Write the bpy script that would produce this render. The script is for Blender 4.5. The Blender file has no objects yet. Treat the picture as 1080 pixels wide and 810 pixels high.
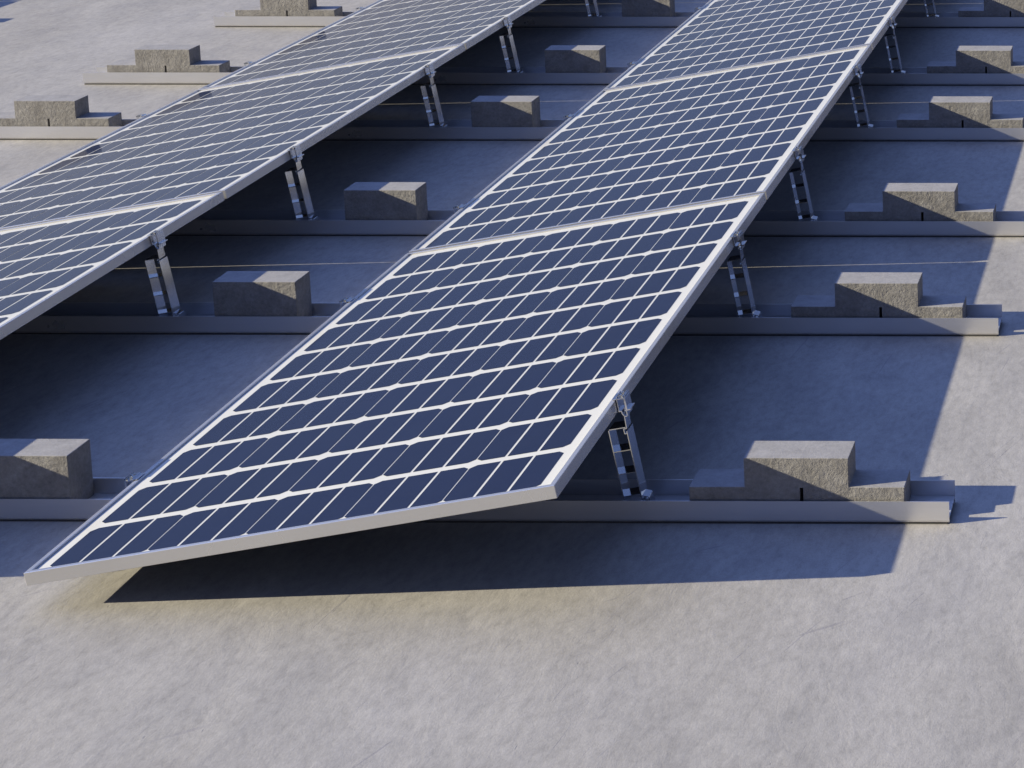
import bpy, bmesh, math, random
from mathutils import Matrix, Vector
random.seed(7)
S = bpy.context.scene
COL = S.collection

# ------------------------------------------------------------------ measures (metres)
TILT = 0.1739                    # slope of the modules, about ten degrees
PW, PL, GAP, PT = 0.9488, 1.9180, 0.0147, 0.024   # module width, length, gap between modules, frame depth
LOWX, LOWZ, FIRSTY = -0.6434, 0.0711, -0.3817   # low front top corner of the foremost module
ROWX = -1.4024                   # second row, to the left
FARX = -4.615                    # the next array, beyond the left of the view
RAILY = [0.0, 1.0955, 1.9326, 3.0317, 3.8707, 4.9706, 5.806, 6.906]
RAILD, RAILH, RAILZ = 0.106, 0.0456, 0.0141     # rail depth, wall height, floor height
XR, BW, BD, BH, BS, BSW, BOFF = 0.5371, 0.2, 0.089, 0.1289, 0.0707, 0.1061, 0.009
BPITCH = 1.495
RAILX0, RAILX1 = -2.645, 0.929
CT, ST = math.cos(TILT), math.sin(TILT)
FL, LIP = 0.0100, 0.0042         # frame flange width, lip above the glass

# ------------------------------------------------------------------ materials
def mat(name):
    m = bpy.data.materials.new(name); m.use_nodes = True
    nt = m.node_tree; b = nt.nodes['Principled BSDF']
    return m, nt, b
def N(nt, t, **kw):
    n = nt.nodes.new(t)
    for k, v in kw.items():
        if k in n.inputs: n.inputs[k].default_value = v
        else: setattr(n, k, v)
    return n
def L(nt, a, b): nt.links.new(a, b)
def coords(nt, scale=(1, 1, 1), rot=(0, 0, 0), out='Object'):
    tc = N(nt, 'ShaderNodeTexCoord'); mp = N(nt, 'ShaderNodeMapping')
    mp.inputs['Scale'].default_value = scale; mp.inputs['Rotation'].default_value = rot
    L(nt, tc.outputs[out], mp.inputs['Vector'])
    return mp.outputs['Vector']
def noise(nt, vec, scale, detail=4, rough=0.55, dist=0.0):
    n = N(nt, 'ShaderNodeTexNoise'); n.inputs['Scale'].default_value = scale
    n.inputs['Detail'].default_value = detail; n.inputs['Roughness'].default_value = rough
    n.inputs['Distortion'].default_value = dist
    L(nt, vec, n.inputs['Vector']); return n.outputs['Fac']
def ramp(nt, fac, stops):
    r = N(nt, 'ShaderNodeValToRGB'); e = r.color_ramp.elements
    while len(e) < len(stops): e.new(0.5)
    for k, (p, c) in enumerate(stops):
        e[k].position = p; e[k].color = (c[0], c[1], c[2], 1) if hasattr(c, '__len__') else (c, c, c, 1)
    L(nt, fac, r.inputs['Fac']); return r.outputs['Color']
def mix(nt, a, b, fac, mode='MIX'):
    m = N(nt, 'ShaderNodeMix', data_type='RGBA', blend_type=mode)
    for s, v in ((m.inputs[0], fac), (m.inputs[6], a), (m.inputs[7], b)):
        if isinstance(v, bpy.types.NodeSocket): L(nt, v, s)
        elif hasattr(v, '__len__'): s.default_value = (v[0], v[1], v[2], 1)
        else: s.default_value = v
    return m.outputs[2]
def math_(nt, op, a, b=0.0):
    m = N(nt, 'ShaderNodeMath', operation=op)
    for s, v in ((m.inputs[0], a), (m.inputs[1], b)):
        if isinstance(v, bpy.types.NodeSocket): L(nt, v, s)
        else: s.default_value = v
    return m.outputs[0]
def bump(nt, b, h, strength, dist):
    n = N(nt, 'ShaderNodeBump'); n.inputs['Strength'].default_value = strength
    n.inputs['Distance'].default_value = dist
    L(nt, h, n.inputs['Height']); L(nt, n.outputs['Normal'], b.inputs['Normal'])

def m_ground():
    m, nt, b = mat('trowelled concrete')
    v = coords(nt, (1, 0.42, 1))                      # the float was pulled mostly one way, so all marks run long
    big = noise(nt, v, 1.6, 5, 0.6, 0.5)
    mid = noise(nt, v, 8.0, 7, 0.66, 0.5)
    fine = noise(nt, v, 60.0, 6, 0.72)
    grit = noise(nt, v, 380.0, 3, 0.65)
    def strokes(ang, sx, sy, sc, seed):               # marks drawn out along one direction
        mp = N(nt, 'ShaderNodeMapping'); mp.vector_type = 'TEXTURE'
        mp.inputs['Rotation'].default_value = (0, 0, ang); mp.inputs['Scale'].default_value = (1 / sx, 1 / sy, 1)
        mp.inputs['Location'].default_value = (seed, seed * 0.7, 0)
        L(nt, v, mp.inputs['Vector']); return noise(nt, mp.outputs['Vector'], sc, 5, 0.6, 0.35)
    sw = [strokes(0.72, 1.6, 4.0, 9.0, 1.3), strokes(0.25, 1.6, 4.5, 8.0, 4.1), strokes(1.35, 1.8, 4.0, 9.0, 7.7)]
    sel = ramp(nt, noise(nt, v, 2.3, 3, 0.5, 0.3), ((0.44, 0.0), (0.56, 1.0)))
    sweep = mix(nt, sw[0], sw[1], sel)
    mp = N(nt, 'ShaderNodeMapping'); mp.inputs['Location'].default_value = (5.2, 3.3, 0); L(nt, v, mp.inputs['Vector'])
    sel2 = ramp(nt, noise(nt, mp.outputs['Vector'], 1.9, 3, 0.5, 0.3), ((0.52, 0.0), (0.64, 1.0)))
    sweep = mix(nt, sweep, sw[2], sel2)
    base = ramp(nt, big, ((0.30, (0.325, 0.308, 0.292)), (0.50, (0.388, 0.374, 0.366)), (0.72, (0.435, 0.422, 0.424))))
    base = mix(nt, base, ramp(nt, mid, ((0.30, (0.275, 0.268, 0.274)), (0.50, (0.388, 0.374, 0.368)), (0.72, (0.492, 0.472, 0.452)))), 0.42)
    base = mix(nt, base, ramp(nt, sweep, ((0.34, 0.46), (0.5, 0.5), (0.68, 0.54))), 0.35, 'OVERLAY')
    base = mix(nt, base, ramp(nt, fine, ((0.30, 0.38), (0.5, 0.5), (0.7, 0.58))), 0.7, 'OVERLAY')
    blot = noise(nt, v, 27.0, 7, 0.72, 1.0)             # cement bloom, cloudy
    base = mix(nt, base, ramp(nt, blot, ((0.32, 0.41), (0.48, 0.5), (0.66, 0.57))), 0.34, 'OVERLAY')
    base = mix(nt, base, ramp(nt, grit, ((0.28, 0.40), (0.5, 0.5), (0.72, 0.58))), 0.5, 'OVERLAY')
    base = mix(nt, base, (0.965, 0.958, 0.915), 1.0, 'MULTIPLY')
    sc = None                                         # hair scratches left by the trowel
    for ang, seed, lo in ((0.85, 2.2, 0.655), (0.30, 9.4, 0.665), (1.30, 5.9, 0.665)):
        q = ramp(nt, strokes(ang, 0.7, 16.0, 9.0, seed), ((lo, 0.0), (lo + 0.03, 1.0)))
        sc = q if sc is None else math_(nt, 'MAXIMUM', sc, q)
    sc = math_(nt, 'MULTIPLY', sc, ramp(nt, noise(nt, v, 3.6, 4, 0.6), ((0.42, 0.0), (0.58, 1.0))))
    base = mix(nt, base, (0.24, 0.23, 0.255), math_(nt, 'MULTIPLY', sc, 0.5))
    pits = ramp(nt, noise(nt, v, 95.0, 1, 0.4), ((0.16, 1.0), (0.22, 0.0)))
    base = mix(nt, base, (0.20, 0.195, 0.20), math_(nt, 'MULTIPLY', pits, 0.5))
    L(nt, base, b.inputs['Base Color'])
    L(nt, ramp(nt, mid, ((0.3, 0.66), (0.7, 0.82))), b.inputs['Roughness'])
    b.inputs['Specular IOR Level'].default_value = 0.08
    rub = ramp(nt, noise(nt, mp.outputs['Vector'], 1.3, 4, 0.55, 0.6), ((0.40, 0.05), (0.62, 0.40)))   # some patches floated smooth, some brushed
    h = math_(nt, 'ADD', math_(nt, 'MULTIPLY', sweep, rub), math_(nt, 'MULTIPLY', fine, 0.42))
    h = math_(nt, 'ADD', h, math_(nt, 'MULTIPLY', grit, 0.16))
    h = math_(nt, 'ADD', h, math_(nt, 'MULTIPLY', mid, 0.9))
    for k, wgt, lo in ((9.0, 0.55, 0.055), (26.0, 0.38, 0.07), (70.0, 0.20, 0.09)):      # sharp little lips where the float lifted
        rd = math_(nt, 'ABSOLUTE', math_(nt, 'SUBTRACT', noise(nt, v, k, 5, 0.6, 1.2), 0.5))
        h = math_(nt, 'SUBTRACT', h, math_(nt, 'MULTIPLY', ramp(nt, rd, ((0.0, 1.0), (lo, 0.0))), wgt * 0.13))
    h = math_(nt, 'SUBTRACT', h, math_(nt, 'MULTIPLY', sc, 0.45))
    h = math_(nt, 'SUBTRACT', h, math_(nt, 'MULTIPLY', pits, 0.3))
    bump(nt, b, h, 0.22, 0.006)
    return m
def m_block():
    m, nt, b = mat('rough cast concrete')
    info = N(nt, 'ShaderNodeObjectInfo')
    tc = N(nt, 'ShaderNodeTexCoord'); ad = N(nt, 'ShaderNodeVectorMath', operation='ADD')
    sc = N(nt, 'ShaderNodeVectorMath', operation='SCALE'); sc.inputs['Scale'].default_value = 9.0
    cmb = N(nt, 'ShaderNodeCombineXYZ')
    for k in range(3): L(nt, info.outputs['Random'], cmb.inputs[k])
    L(nt, cmb.outputs[0], sc.inputs[0]); L(nt, tc.outputs['Object'], ad.inputs[0]); L(nt, sc.outputs[0], ad.inputs[1])
    v = ad.outputs[0]
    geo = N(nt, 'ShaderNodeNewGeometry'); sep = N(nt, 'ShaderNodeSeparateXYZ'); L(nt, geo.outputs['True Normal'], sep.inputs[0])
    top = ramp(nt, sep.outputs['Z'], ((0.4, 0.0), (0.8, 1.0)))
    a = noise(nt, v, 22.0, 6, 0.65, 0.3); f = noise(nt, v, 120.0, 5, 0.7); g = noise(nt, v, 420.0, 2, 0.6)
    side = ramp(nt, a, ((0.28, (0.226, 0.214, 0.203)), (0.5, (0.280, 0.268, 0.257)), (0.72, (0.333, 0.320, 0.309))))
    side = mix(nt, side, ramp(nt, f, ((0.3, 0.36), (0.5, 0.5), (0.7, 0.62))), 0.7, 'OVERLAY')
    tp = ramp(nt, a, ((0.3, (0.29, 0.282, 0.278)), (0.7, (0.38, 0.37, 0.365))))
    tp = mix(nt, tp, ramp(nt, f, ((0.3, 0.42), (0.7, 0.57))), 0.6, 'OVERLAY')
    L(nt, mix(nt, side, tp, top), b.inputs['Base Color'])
    b.inputs['Roughness'].default_value = 0.9; b.inputs['Specular IOR Level'].default_value = 0.05
    lump = noise(nt, v, 46.0, 7, 0.7, 0.5)
    h = math_(nt, 'ADD', lump, math_(nt, 'MULTIPLY', f, 0.45)); h = math_(nt, 'ADD', h, math_(nt, 'MULTIPLY', g, 0.12))
    n = N(nt, 'ShaderNodeBump'); n.inputs['Distance'].default_value = 0.010
    L(nt, h, n.inputs['Height'])
    L(nt, ramp(nt, top, ((0.0, 0.55), (1.0, 0.14))), n.inputs['Strength']); L(nt, n.outputs['Normal'], b.inputs['Normal'])
    return m
def m_metal(name, col, rough, metallic=1.0, brush=(1, 1, 1), var=0.06):
    m, nt, b = mat(name)
    v = coords(nt, brush)
    n = noise(nt, v, 30.0, 5, 0.6); w = noise(nt, coords(nt), 4.0, 4, 0.6)
    c0 = tuple(c * (1 - var) for c in col); c1 = tuple(min(1, c * (1 + var)) for c in col)
    L(nt, mix(nt, ramp(nt, n, ((0.3, c0), (0.7, c1))), ramp(nt, w, ((0.3, c0), (0.7, c1))), 0.5), b.inputs['Base Color'])
    L(nt, ramp(nt, w, ((0.3, rough * 0.88), (0.7, rough * 1.12))), b.inputs['Roughness'])
    b.inputs['Metallic'].default_value = metallic
    bump(nt, b, n, 0.02, 0.0004)
    return m
def m_glass(name, col, var, fingers=False):
    m, nt, b = mat(name)
    v = coords(nt)
    w = noise(nt, v, 3.0, 4, 0.55)
    c0 = tuple(c * (1 - var) for c in col); c1 = tuple(c * (1 + var) for c in col)
    c = ramp(nt, w, ((0.3, c0), (0.7, c1)))
    if fingers:                                  # hair-fine silver contact fingers on each cell
        at = N(nt, 'ShaderNodeAttribute', attribute_name='cell_tone')
        tone = ramp(nt, at.outputs['Fac'], ((0.0, tuple(x * 0.86 for x in col)), (1.0, tuple(x * 1.16 for x in col))))
        c = mix(nt, c, tone, 0.6)
        wv = N(nt, 'ShaderNodeTexWave', wave_type='BANDS', bands_direction='X'); wv.inputs['Scale'].default_value = 130.0
        L(nt, v, wv.inputs['Vector'])
        c = mix(nt, c, (0.06, 0.07, 0.10), math_(nt, 'MULTIPLY', ramp(nt, wv.outputs['Fac'], ((0.88, 0.0), (1.0, 1.0))), 0.2))
    # thin film of dust on the glass
    d = noise(nt, coords(nt), 9.0, 6, 0.7, 0.5)
    c = mix(nt, c, (0.42, 0.41, 0.40), math_(nt, 'MULTIPLY', ramp(nt, d, ((0.35, 0.0), (0.8, 1.0))), 0.005))
    L(nt, c, b.inputs['Base Color'])
    b.inputs['Roughness'].default_value = 0.55; b.inputs['Specular IOR Level'].default_value = 0.1
    b.inputs['Coat Weight'].default_value = 0.70; b.inputs['Coat IOR'].default_value = 1.5
    L(nt, ramp(nt, d, ((0.3, 0.05), (0.8, 0.12))), b.inputs['Coat Roughness'])
    return m
def m_plain(name, col, rough):
    m, nt, b = mat(name)
    n = noise(nt, coords(nt), 60.0, 4, 0.6)
    L(nt, ramp(nt, n, ((0.3, tuple(c * 0.8 for c in col)), (0.7, tuple(c * 1.2 for c in col)))), b.inputs['Base Color'])
    b.inputs['Roughness'].default_value = rough
    return m
GROUND = m_ground(); BLOCK = m_block()
RAIL = m_metal('galvanised rail', (0.70, 0.695, 0.71), 0.30, 0.72, (0.3, 6, 6), 0.03)
FLOOR_SHEEN = m_metal('floor with painted sky sheen', (0.82, 0.82, 0.83), 0.40, 0.0, (0.3, 6, 6), 0.02)  # pale matte colour stands in for sky reflected off the rail floor
FRAME = m_metal('anodised frame', (0.63, 0.62, 0.61), 0.26, 0.70, (3, 3, 3), 0.02)
ALU = m_metal('mill finish aluminium', (0.80, 0.81, 0.83), 0.16, 1.0, (6, 0.6, 6), 0.04)
STEEL = m_metal('bolt steel', (0.62, 0.60, 0.56), 0.32, 1.0)
SHEET = m_glass('white backsheet under glass', (0.66, 0.65, 0.60), 0.02)
CELL = m_glass('navy silicon under glass', (0.0038, 0.0070, 0.030), 0.10, True)
RUBBER = m_plain('black rubber', (0.07, 0.066, 0.062), 0.9)
BACK = m_plain('dark underside sheet', (0.04, 0.04, 0.045), 0.6)  # underside colour darkened to cut bounce light beneath the panels

# ------------------------------------------------------------------ mesh helpers
def link(name, bm, m, parent=None, smooth=False, bevel=0.0):
    if bevel:
        es = [e for e in bm.edges if len(e.link_faces) == 2 and e.calc_face_angle(0) > 0.5]
        bmesh.ops.bevel(bm, geom=es, offset=bevel, segments=2, affect='EDGES', profile=0.6, clamp_overlap=True)
    bmesh.ops.recalc_face_normals(bm, faces=bm.faces)
    me = bpy.data.meshes.new(name); bm.to_mesh(me); bm.free()
    for mm in (m if isinstance(m, (list, tuple)) else [m]): me.materials.append(mm)
    if smooth:
        for p in me.polygons: p.use_smooth = True
    o = bpy.data.objects.new(name, me); COL.objects.link(o)
    if parent: o.parent = parent
    return o
def thing(name, label, cat, group=None, loc=(0, 0, 0), roty=0.0):
    o = bpy.data.objects.new(name, None); COL.objects.link(o)
    o.location = loc; o.rotation_euler = (0, roty, 0); o.empty_display_size = 0.05
    tag(o, label, cat, group); return o
def tag(o, label, cat, group=None):
    o['label'] = label; o['category'] = cat
    if group: o['group'] = group
def copy_thing(root, loc, label):
    r = root.copy(); COL.objects.link(r); r.location = loc; r['label'] = label
    for ch in root.children:
        c = ch.copy(); COL.objects.link(c); c.parent = r
        for g in ch.children:
            d = g.copy(); COL.objects.link(d); d.parent = c
    return r
def prism(bm, pts, y0, y1):
    """closed outline in x,z pushed from y0 to y1"""
    a = [bm.verts.new((x, y0, z)) for x, z in pts]; b = [bm.verts.new((x, y1, z)) for x, z in pts]
    bm.faces.new(a); bm.faces.new(b[::-1]); n = len(pts)
    for k in range(n): bm.faces.new((a[k], b[k], b[(k + 1) % n], a[(k + 1) % n]))
_k = [0]
def bar(bm, p, q, t, y0, y1, side=0.0):
    """flat plate from p to q in the x,z plane, thickness t, between y0 and y1 (each a hair different so no two faces coincide)"""
    _k[0] = (_k[0] + 1) % 7; e = 0.00017 * _k[0]
    d = Vector((q[0] - p[0], q[1] - p[1])); d.normalize(); n = Vector((-d.y, d.x)); o = n * side * t / 2
    h = n * t / 2; P = Vector(p) + o; Q = Vector(q) + o
    prism(bm, [tuple(P - h), tuple(Q - h), tuple(Q + h), tuple(P + h)], y0 + e, y1 - e)
def cyl(bm, c, r, z0, z1, n=12):
    ring = [[bm.verts.new((c[0] + r * math.cos(2 * math.pi * k / n), c[1] + r * math.sin(2 * math.pi * k / n), z)) for k in range(n)] for z in (z0, z1)]
    bm.faces.new(ring[0][::-1]); bm.faces.new(ring[1])
    for k in range(n): bm.faces.new((ring[0][k], ring[0][(k + 1) % n], ring[1][(k + 1) % n], ring[1][k]))

# ------------------------------------------------------------------ ground
bm = bmesh.new(); g = 250.0
bm.faces.new([bm.verts.new(v) for v in ((-g, -g, 0), (g, -g, 0), (g, g, 0), (-g, g, 0))])
gr = link('ground', bm, GROUND); gr['kind'] = 'structure'

# ------------------------------------------------------------------ solar panel: origin at its low front top corner, x up the slope
def frame_mesh():
    prof = [(0, 0), (FL, 0), (FL, -0.0065), (0.0026, -0.0065), (0.0026, PT * -1 + 0.0022), (0.020, -PT + 0.0022), (0.020, -PT), (0, -PT)]
    bm = bmesh.new(); rings = []
    for sx, sy in ((0, 0), (1, 0), (1, 1), (0, 1)):
        rings.append([bm.verts.new((d if sx == 0 else PW - d, d if sy == 0 else PL - d, z)) for d, z in prof])
    n = len(prof)
    for a in range(4):
        for k in range(n):
            A, B = rings[a], rings[(a + 1) % 4]
            bm.faces.new((A[k], B[k], B[(k + 1) % n], A[(k + 1) % n]))
    bmesh.ops.recalc_face_normals(bm, faces=bm.faces)
    # soften only the outer top and bottom arrises
    es = []
    for e in bm.edges:
        if len(e.link_faces) == 2 and e.calc_face_angle(0) > 1.0:
            za, zb = (v.co.z for v in e.verts)
            on = lambda v: min(v.co.x, PW - v.co.x, v.co.y, PL - v.co.y) < 1e-5
            if abs(za - zb) < 1e-6 and za > -1e-5: es.append(e)
            elif all(on(v) for v in e.verts) and (za < -PT + 1e-5 or abs(za - zb) > 1e-3): es.append(e)
    bmesh.ops.bevel(bm, geom=es, offset=0.0009, segments=2, affect='EDGES', profile=0.5)
    return bm
MX, M0, M1 = 0.0330, 0.0160, 0.0420        # margins from the outer edge to the cells: sides, near end, far end
CROW, CGAP, CCOL, CTHIN, BUS = 5, 0.0212, 5, 0.0026, 0.0054
def cells_mesh():
    bm = bmesh.new(); lay = bm.faces.layers.float.new('cell_tone'); rnd = random.Random(3)
    nx, ny = 5, 10
    px = (PW - 2 * MX + CTHIN) / nx; py = (PL - M0 - M1 + CGAP) / ny
    cw, cl = px - CTHIN, py - CGAP; ch = 0.0112; sw = (cw - 2 * BUS) / 3
    z = -LIP + 0.0004
    for j in range(ny):
        for i in range(nx):
            x0 = MX + i * px; y0 = M0 + j * py; tone = rnd.random()
            for s in range(3):
                a = x0 + s * (sw + BUS); b = a + sw; c, d = y0, y0 + cl
                if s == 0: P = [(a, c + ch), (a + ch, c), (b, c), (b, d), (a + ch, d), (a, d - ch)]
                elif s == 1: P = [(a, c), (b, c), (b, d), (a, d)]
                else: P = [(a, c), (b - ch, c), (b, c + ch), (b, d - ch), (b - ch, d), (a, d)]
                f = bm.faces.new([bm.verts.new((x, y, z)) for x, y in P]); f[lay] = tone
    return bm
def sheet_mesh():
    bm = bmesh.new(); e = FL + 0.0002
    prism(bm, [(e, -LIP), (PW - e, -LIP), (PW - e, -LIP - 0.0045), (e, -LIP - 0.0045)], e, PL - e)
    return bm
def make_panel(label):
    t = thing('solar_panel', label, 'solar panel', 'tilted solar panels standing in rows', (0, 0, 0), -TILT)
    link('frame', frame_mesh(), FRAME, t)
    sh = link('backsheet', sheet_mesh(), [SHEET, BACK], t)
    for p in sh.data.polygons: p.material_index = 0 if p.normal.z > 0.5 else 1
    link('solar_cells', cells_mesh(), CELL, t)
    bm = bmesh.new(); prism(bm, [(PW / 2 - .05, -.010), (PW / 2 + .05, -.010), (PW / 2 + .05, -.022), (PW / 2 - .05, -.022)], PL - .16, PL - .09)
    link('junction_box', bm, RUBBER, t, bevel=.002)
    return t
def panel_loc(dx, k): return (LOWX + dx, FIRSTY + k * (PL + GAP), LOWZ)
PANELS = [
    (0, 0, 'foremost solar panel, whole front edge and navy cells nearest the camera'),
    (0, 1, 'middle solar panel of the right-hand row, directly behind the foremost panel'),
    (0, 2, 'farthest visible solar panel of the right-hand row, cut by the top edge'),
    (0, 3, 'right-hand row panel beyond the top edge, behind its farthest visible one'),
    (ROWX, 0, 'nearest solar panel of the left-hand row, cut by the left edge'),
    (ROWX, 1, 'middle solar panel of the left-hand row, between two frame joints'),
    (ROWX, 2, 'farthest visible solar panel of the left-hand row, at the top'),
    (ROWX, 3, 'left-hand row panel beyond the top edge, behind its farthest visible one'),
    (FARX, 2, 'solar panel of another array past the upper left corner, casting a blue shadow there'),
    (FARX, 3, 'rear solar panel of another array past the upper left corner, seen only as shade'),
]
panel0 = make_panel(PANELS[0][2]); panel0.location = panel_loc(0, 0)
for dx, k, lab in PANELS[1:]: copy_thing(panel0, panel_loc(dx, k), lab)

# ------------------------------------------------------------------ mounting rails: one folded metal channel on a thin rubber pad
def rail_section():
    t = 0.0022; w = RAILD; h = RAILH; f = RAILZ; z = 0.0022
    # open channel seen end-on (y,z): front wall with a small rolled foot, raised floor, back wall
    return [(0.0000, h), (0.0000, z + .006), (0.0012, z + .0025), (0.0040, z), (0.014, z), (0.014, z + t), (0.0050, z + t), (t, z + .0065),
            (t, f - t), (w - t, f - t), (w - t, z + t), (w - .014, z + t), (w - .014, z), (w, z), (w, h), (w - t, h), (w - t, f), (t, f), (t, h)]
def rail_mesh(x0, x1):
    bm = bmesh.new(); s = rail_section()
    a = [bm.verts.new((x0, y, z)) for y, z in s]; b = [bm.verts.new((x1, y, z)) for y, z in s]
    bm.faces.new(a); bm.faces.new(b[::-1]); n = len(s)
    for k in range(n): bm.faces.new((a[k], b[k], b[(k + 1) % n], a[(k + 1) % n]))
    bm.normal_update(); bmesh.ops.triangulate(bm, faces=[f for f in bm.faces if len(f.verts) > 4])
    return bm
def make_rail(label, x0=RAILX0, x1=RAILX1):
    t = thing('mounting_rail', label, 'rail', 'metal channel rails laid across the concrete')
    link('channel', rail_mesh(x0, x1), RAIL, t)
    bm = bmesh.new()
    for a, b in ((0.0012, 0.0155), (RAILD - 0.0155, RAILD - 0.0012)):
        vs = [(x0 + .004, a), (x1 - .004, a), (x1 - .004, b), (x0 + .004, b)]
        lo = [bm.verts.new((x, y, 0.0001)) for x, y in vs]; hi = [bm.verts.new((x, y, 0.0021)) for x, y in vs]
        bm.faces.new(lo[::-1]); bm.faces.new(hi)
        for k in range(4): bm.faces.new((lo[k], lo[(k + 1) % 4], hi[(k + 1) % 4], hi[k]))
    link('rubber_pad', bm, RUBBER, t)
    bm = bmesh.new(); e = .0026; q = RAILZ + .0003
    bm.faces.new([bm.verts.new(c) for c in ((x0 + .001, e, q), (x1 - .001, e, q), (x1 - .001, RAILD - e, q), (x0 + .001, RAILD - e, q))])
    bmesh.ops.solidify(bm, geom=bm.faces[:], thickness=.0002)
    link('floor_sheen_strip', bm, FLOOR_SHEEN, t)  # thin sheet added to carry the painted sheen
    return t
RL = ['nearest metal rail, running under the front of the foremost panel',
      'second metal rail from the front, with its right end sticking out into sunlight',
      'third metal rail from the front, under the near part of the middle panels',
      'fourth metal rail from the front, under the far part of the middle panels',
      'fifth metal rail from the front, under the near part of the farthest panels',
      'rearmost visible metal rail, close to the top edge',
      'metal rail just beyond the top edge, under the near part of the rearmost panels',
      'metal rail well beyond the top edge, under the far part of the rearmost panels']
rail0 = make_rail(RL[0])
for k in range(1, 8): copy_thing(rail0, (0, RAILY[k], 0), RL[k])
rf = make_rail('metal rail of another array, ending just past the upper left corner', FARX - 0.75, RAILX1 + FARX); rf.location = (0, RAILY[5], 0)

# ------------------------------------------------------------------ ballast blocks
def rough(bm, amp, seed):
    r = random.Random(seed)
    for v in bm.verts: v.co += Vector((r.uniform(-amp, amp), r.uniform(-amp, amp), r.uniform(-amp, amp)))
def step_block(seed):
    """T-shaped block with a slot in the middle of its foot, built from a grid of quads"""
    bm = bmesh.new(); z0 = RAILZ + .0009; c = BW * 0.545; n = .0034
    xs = [-BSW, 0, c - n, c + n, BW, BW + BSW]; zs = [z0, .0695, BS, BH]
    full = {(i, k) for i in range(5) for k in range(3) if not (i == 2 and k == 0) and not (k == 2 and i in (0, 4))}
    V = {}
    def v(i, k, y):
        if (i, k, y) not in V: V[i, k, y] = bm.verts.new((xs[i], y, zs[k]))
        return V[i, k, y]
    for i, k in sorted(full):
        for y in (0, BD): bm.faces.new((v(i, k, y), v(i + 1, k, y), v(i + 1, k + 1, y), v(i, k + 1, y)))
        for (di, dk), (p, q) in (((-1, 0), ((i, k), (i, k + 1))), ((1, 0), ((i + 1, k), (i + 1, k + 1))), ((0, -1), ((i, k), (i + 1, k))), ((0, 1), ((i, k + 1), (i + 1, k + 1)))):
            if (i + di, k + dk) not in full: bm.faces.new((v(*p, 0), v(*q, 0), v(*q, BD), v(*p, BD)))
    return bm
def plain_block(seed):
    bm = bmesh.new(); z0 = RAILZ + .0009
    prism(bm, [(0, z0), (BW, z0), (BW, BH), (0, BH)], 0, BD)
    return bm
def chamfer(bm, seed):
    bmesh.ops.recalc_face_normals(bm, faces=bm.faces)
    es = [e for e in bm.edges if len(e.link_faces) == 2 and e.calc_face_angle(0) > 0.8 and not all(v.co.z < .0700 and BW * .5 < v.co.x < BW * .59 for v in e.verts)]
    bmesh.ops.bevel(bm, geom=es, offset=.0013, segments=2, affect='EDGES', profile=0.6)
    rough(bm, .00022, seed); return bm
EDGE = [(0, 0, 'stepped concrete block on the right end of the nearest rail, nearest the camera'),
        (0, 1, 'stepped concrete block on the sunlit right end of the second rail'),
        (0, 2, 'stepped concrete block on the right end of the third rail'),
        (0, 3, 'stepped concrete block on the right part of the fourth rail, half in shade'),
        (0, 4, 'stepped concrete block on the right part of the fifth rail'),
        (0, 5, 'stepped concrete block at the upper right corner, on the rearmost visible rail'),
        (2, 3, 'fully sunlit stepped concrete block at the left edge, on the fourth rail'),
        (2, 4, 'fully sunlit stepped concrete block at upper left, on the fifth rail'),
        (2, 5, 'fully sunlit stepped concrete block cut by the top edge, on the rearmost visible rail')]
MID = [(1, 0, 'plain concrete block cut by the left edge, on the nearest rail'),
       (1, 1, 'plain concrete block between the two panel rows, on the second rail'),
       (1, 2, 'plain concrete block between the two panel rows, on the third rail'),
       (1, 3, 'plain concrete block between the two panel rows, on the fourth rail'),
       (1, 4, 'plain concrete block between the two panel rows, on the fifth rail'),
       (1, 5, 'plain concrete block between the panel rows, cut by the top edge')]
b_edge = link('ballast_block', chamfer(step_block(1), 11), BLOCK); b_mid = link('ballast_block', chamfer(plain_block(2), 12), BLOCK)
GE, GM = 'stepped ballast blocks on the rail ends', 'plain ballast blocks between the panel rows'
for proto, lst, grp in ((b_edge, EDGE, GE), (b_mid, MID, GM)):
    for n, (c, k, lab) in enumerate(lst):
        o = proto if n == 0 else proto.copy()
        if n: COL.objects.link(o)
        o.location = (XR - c * BPITCH, RAILY[k] + BOFF, 0); tag(o, lab, 'concrete block', grp)
o = b_edge.copy(); COL.objects.link(o); o.location = (XR + FARX, RAILY[5] + BOFF, 0)
tag(o, 'stepped concrete block of another array past the upper left corner, seen by its shadow', 'concrete block', GE)

# ------------------------------------------------------------------ clamp heads, legs
LY0, LY1 = 0.028, 0.070
def head_mesh(s=1):
    """hollow clamp section; u runs away from the module edge, v along the module normal"""
    bm = bmesh.new(); t = .0017; y0, y1 = LY0 + .001, LY0 + .036
    b = lambda p, q, tt=t: bar(bm, (s * p[0], p[1]), (s * q[0], q[1]), tt, y0, y1)
    g = .0016
    b((g, .0012), (.0185, .0012), .0022); b((g + .001, .0002), (g + .001, -.0222)); b((.0178, .0002), (.0178, -.0222), .0030)
    b((.0150, .0042), (.0165, .0042), .0040); b((.0186, .0042), (.0198, .0042), .0040)
    b((g, -.0230), (.0078, -.0230)); b((.0135, -.0230), (.0250, -.0222), .0020)
    b((.0070, -.0238), (.0078, -.0290)); b((.0078, -.0290), (.0105, -.0335)); b((.0105, -.0342), (.0160, -.0342)); b((.0168, -.0336), (.0168, -.0238))
    return bm
def hook_mesh(s=1):
    bm = bmesh.new(); y0, y1 = LY0 + .0015, LY0 + .0355
    bar(bm, (-s * .0062, .0018), (s * .0030, .0018), .0018, y0, y1); bar(bm, (s * .0022, .0044), (s * .0040, .0044), .0040, y0 + .001, y1)
    return bm
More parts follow.
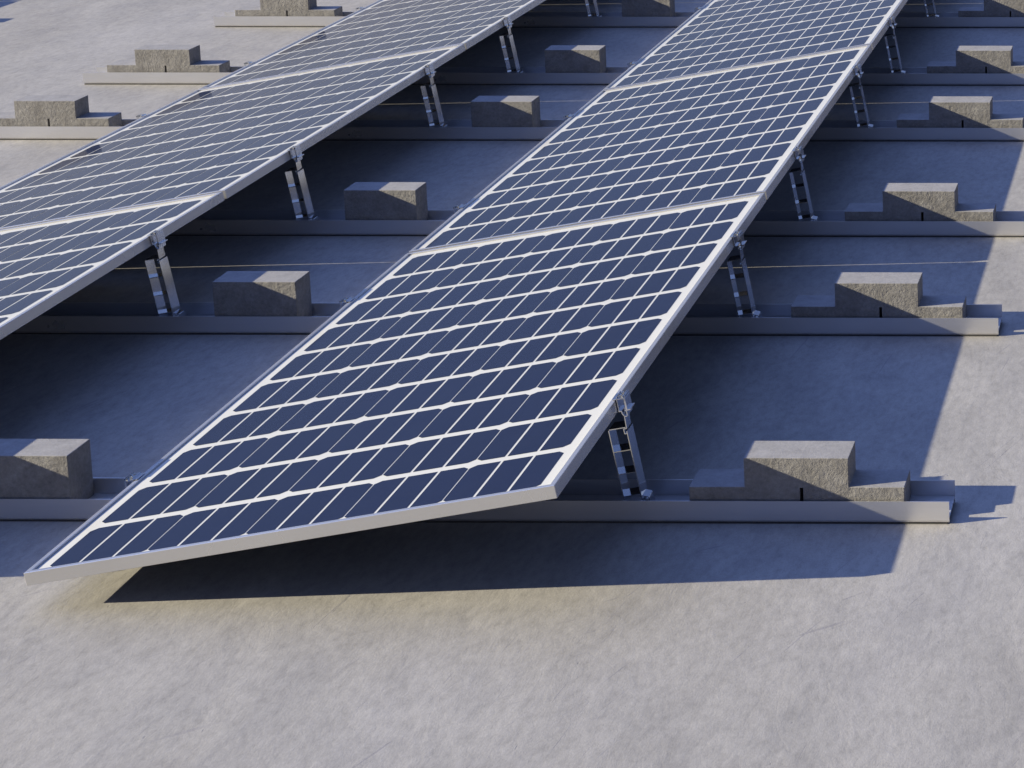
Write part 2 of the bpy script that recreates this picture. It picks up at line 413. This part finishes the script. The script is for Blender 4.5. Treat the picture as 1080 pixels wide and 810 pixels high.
def bolt_mesh(s=1):
    bm = bmesh.new()
    for y in (LY0 + .011, LY0 + .027):
        cyl(bm, (s * .0092, y), .0044, .0024, .0032, 16); cyl(bm, (s * .0092, y), .0031, .0033, .0062, 6)
    return bm
UL, UR = -.0250, .0088
RUNGS = (-.0560, -.1015, -.1470, -.1925)
VB = -.2225
def ladder_mesh():
    bm = bmesh.new(); t = .0017
    bar(bm, (UL, RUNGS[0] - .001), (UL, VB), t, LY0, LY1); bar(bm, (UR + .0004, -.0635), (UR + .0004, VB + .004), t, LY0, LY1)
    for v in RUNGS: bar(bm, (UL + t / 2, v), (UR - t / 2, v), t, LY0 + .0008, LY1 - .0008)
    bar(bm, (UL + t / 2, VB + .0015), (UR + .004, VB + .0015), .003, LY0 + .0005, LY1 - .0005)
    return bm
def neck_mesh():
    bm = bmesh.new(); t = .0017
    bar(bm, (.0104, -.0350), (.0094, -.0585), t, LY0 + .002, LY1 - .008)
    bar(bm, (.0094, -.0588), (.0034, -.0588), t, LY0 + .002, LY1 - .010); bar(bm, (.0034, -.0588), (.0034, -.0690), t, LY0 + .002, LY1 - .010)
    bar(bm, (.0034, -.0690), (.0078, -.0690), t, LY0 + .002, LY1 - .010)
    return bm
def foot_mesh():
    bm = bmesh.new()
    bar(bm, (.0095, VB + .026), (.0215, VB + .021), .0018, LY0 + .002, LY1 - .008); bar(bm, (.0215, VB + .020), (.0225, VB + .001), .0026, LY0 + .002, LY1 - .008)
    bar(bm, (.0045, VB + .024), (.0085, VB + .020), .0018, LY0 + .004, LY1 - .012)
    prism(bm, [(.0135, VB + .001), (.0205, VB + .001), (.0205, VB + .016), (.0135, VB + .016)], LY0 + .004, LY0 + .03)
    return bm
def make_leg(label):
    t = thing('support_leg', label, 'support leg', 'ladder-like legs under the high panel edges', (0, 0, 0), -TILT)
    link('ladder_profile', ladder_mesh(), ALU, t)
    link('neck_plate', neck_mesh(), ALU, t)
    h = link('clamp_head', head_mesh(1), ALU, t)
    link('hook', hook_mesh(1), ALU, h); link('bolt', bolt_mesh(1), STEEL, h)
    link('foot_clip', foot_mesh(), ALU, t)
    return t
def make_clamp(label):
    t = thing('edge_clamp', label, 'clamp', 'small clamps under the low panel edges', (0, 0, 0), -TILT)
    h = link('clamp_head', head_mesh(-1), ALU, t)
    link('hook', hook_mesh(-1), ALU, h); link('bolt', bolt_mesh(-1), STEEL, h)
    bm = bmesh.new()
    bar(bm, (-.0132, -.0350), (-.0132, -.0555), .0017, LY0 + .002, LY1 - .006); bar(bm, (-.024, -.0562), (.012, -.0562), .0022, LY0, LY1)
    link('stem', bm, ALU, t)
    return t
HX, HZ = LOWX + PW * CT, LOWZ + PW * ST
ORD = ['nearest', 'second', 'third', 'fourth', 'fifth', 'rearmost visible']
LEGS = [(0, k, 'ladder-like metal leg of the right-hand panel row, standing on the %s rail' % ORD[k]) for k in range(6)] + \
       [(ROWX, k, 'ladder-like metal leg of the left-hand panel row, standing on the %s rail' % ORD[k]) for k in range(1, 6)] + \
       [(0, 6, 'ladder-like metal leg of the right-hand row, hidden beyond the top edge'), (ROWX, 6, 'ladder-like metal leg of the left-hand row, hidden beyond the top edge'),
        (0, 7, 'ladder-like metal leg of the right-hand row, farthest beyond the top edge'), (ROWX, 7, 'ladder-like metal leg of the left-hand row, farthest beyond the top edge'),
        (ROWX, 0, 'ladder-like metal leg of the left-hand row on the nearest rail, off the left edge'),
        (FARX, 5, 'ladder-like metal leg of another array past the upper left corner')]
leg0 = make_leg(LEGS[0][2]); leg0.location = (HX, RAILY[0], HZ)
for dx, k, lab in LEGS[1:]: copy_thing(leg0, (HX + dx, RAILY[k], HZ), lab)
CL = [(0, k, 'small clamp on the low left edge of the right-hand row, above the %s rail' % ORD[k]) for k in range(6)] + \
     [(ROWX, k, 'small clamp on the low left edge of the left-hand row, above the %s rail' % ORD[k]) for k in range(3, 6)] + \
     [(ROWX, k, 'small clamp on the low edge of the left-hand row, off the left edge, %s rail' % ORD[k]) for k in range(0, 3)] + \
     [(0, 6, 'small metal clamp of the right-hand row, hidden beyond the top edge'), (ROWX, 6, 'small metal clamp of the left-hand row, hidden beyond the top edge'),
      (0, 7, 'small metal clamp of the right-hand row, farthest beyond the top edge'), (ROWX, 7, 'small metal clamp of the left-hand row, farthest beyond the top edge')]
cl0 = make_clamp(CL[0][2]); cl0.location = (LOWX, RAILY[0], LOWZ)
for dx, k, lab in CL[1:]: copy_thing(cl0, (LOWX + dx, RAILY[k], LOWZ), lab)

# ------------------------------------------------------------------ light
sd = Vector((-2.3722, -0.7124, 1.0)).normalized()           # towards the sun
elev = math.asin(sd.z)
sun = bpy.data.lights.new('sun', 'SUN'); sun.energy = 3.1; sun.angle = math.radians(0.45); sun.color = (1.0, 0.908, 0.675)
so = bpy.data.objects.new('sun', sun); COL.objects.link(so); so.rotation_euler = (-sd).to_track_quat('-Z', 'Y').to_euler(); so.location = sd * 20
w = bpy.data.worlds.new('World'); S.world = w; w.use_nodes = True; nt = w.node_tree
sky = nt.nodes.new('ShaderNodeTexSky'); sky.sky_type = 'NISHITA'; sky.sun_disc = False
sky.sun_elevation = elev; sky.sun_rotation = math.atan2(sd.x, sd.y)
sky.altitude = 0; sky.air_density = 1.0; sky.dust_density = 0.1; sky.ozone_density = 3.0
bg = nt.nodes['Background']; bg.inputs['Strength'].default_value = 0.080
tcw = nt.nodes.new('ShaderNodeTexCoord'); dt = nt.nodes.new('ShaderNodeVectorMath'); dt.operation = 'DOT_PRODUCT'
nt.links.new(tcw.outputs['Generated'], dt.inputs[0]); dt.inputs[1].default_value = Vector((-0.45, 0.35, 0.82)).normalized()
# sky tinted bluer than stock, brightness shaped by direction to deepen shade and dim reflections: brightest high up behind the left-hand row, dim low down in front and to the right
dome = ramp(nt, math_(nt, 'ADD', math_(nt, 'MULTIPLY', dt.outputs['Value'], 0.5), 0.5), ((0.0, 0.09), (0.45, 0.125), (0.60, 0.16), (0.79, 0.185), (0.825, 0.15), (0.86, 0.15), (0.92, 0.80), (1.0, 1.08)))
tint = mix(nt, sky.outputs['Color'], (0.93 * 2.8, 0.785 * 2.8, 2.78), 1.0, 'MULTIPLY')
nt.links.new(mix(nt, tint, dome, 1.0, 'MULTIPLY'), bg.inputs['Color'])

# ------------------------------------------------------------------ camera (shift lens, level with the rails)
f, cx, cy, pitch, yaw, roll = 2343.2065, 1236.0008, -39.0898, 0.1625, -0.0086, 0.0005
cp, sp, cw, sw_, cr, sr = math.cos(pitch), math.sin(pitch), math.cos(yaw), math.sin(yaw), math.cos(roll), math.sin(roll)
A = Vector((cw, -sw_, 0)); B = Vector((sw_ * sp, cw * sp, cp)); F = Vector((sw_ * cp, cw * cp, -sp))
R, U = A * cr - B * sr, A * sr + B * cr
cam = bpy.data.cameras.new('camera'); co = bpy.data.objects.new('camera', cam); COL.objects.link(co)
M = Matrix((R, U, -F)).transposed().to_4x4(); M.translation = (1.389, -4.0109, 1.7451); co.matrix_world = M
cam.sensor_fit = 'HORIZONTAL'; cam.sensor_width = 36; cam.lens = f / 1080 * 36
cam.shift_x = -(cx - 540) / 1080; cam.shift_y = -(405 - cy) / 1080
cam.clip_start = 0.05; cam.clip_end = 2000
S.camera = co
S.view_settings.view_transform = 'Standard'; S.view_settings.look = 'None'; S.view_settings.exposure = 1.3; S.view_settings.gamma = 1
S.view_settings.use_curve_mapping = False
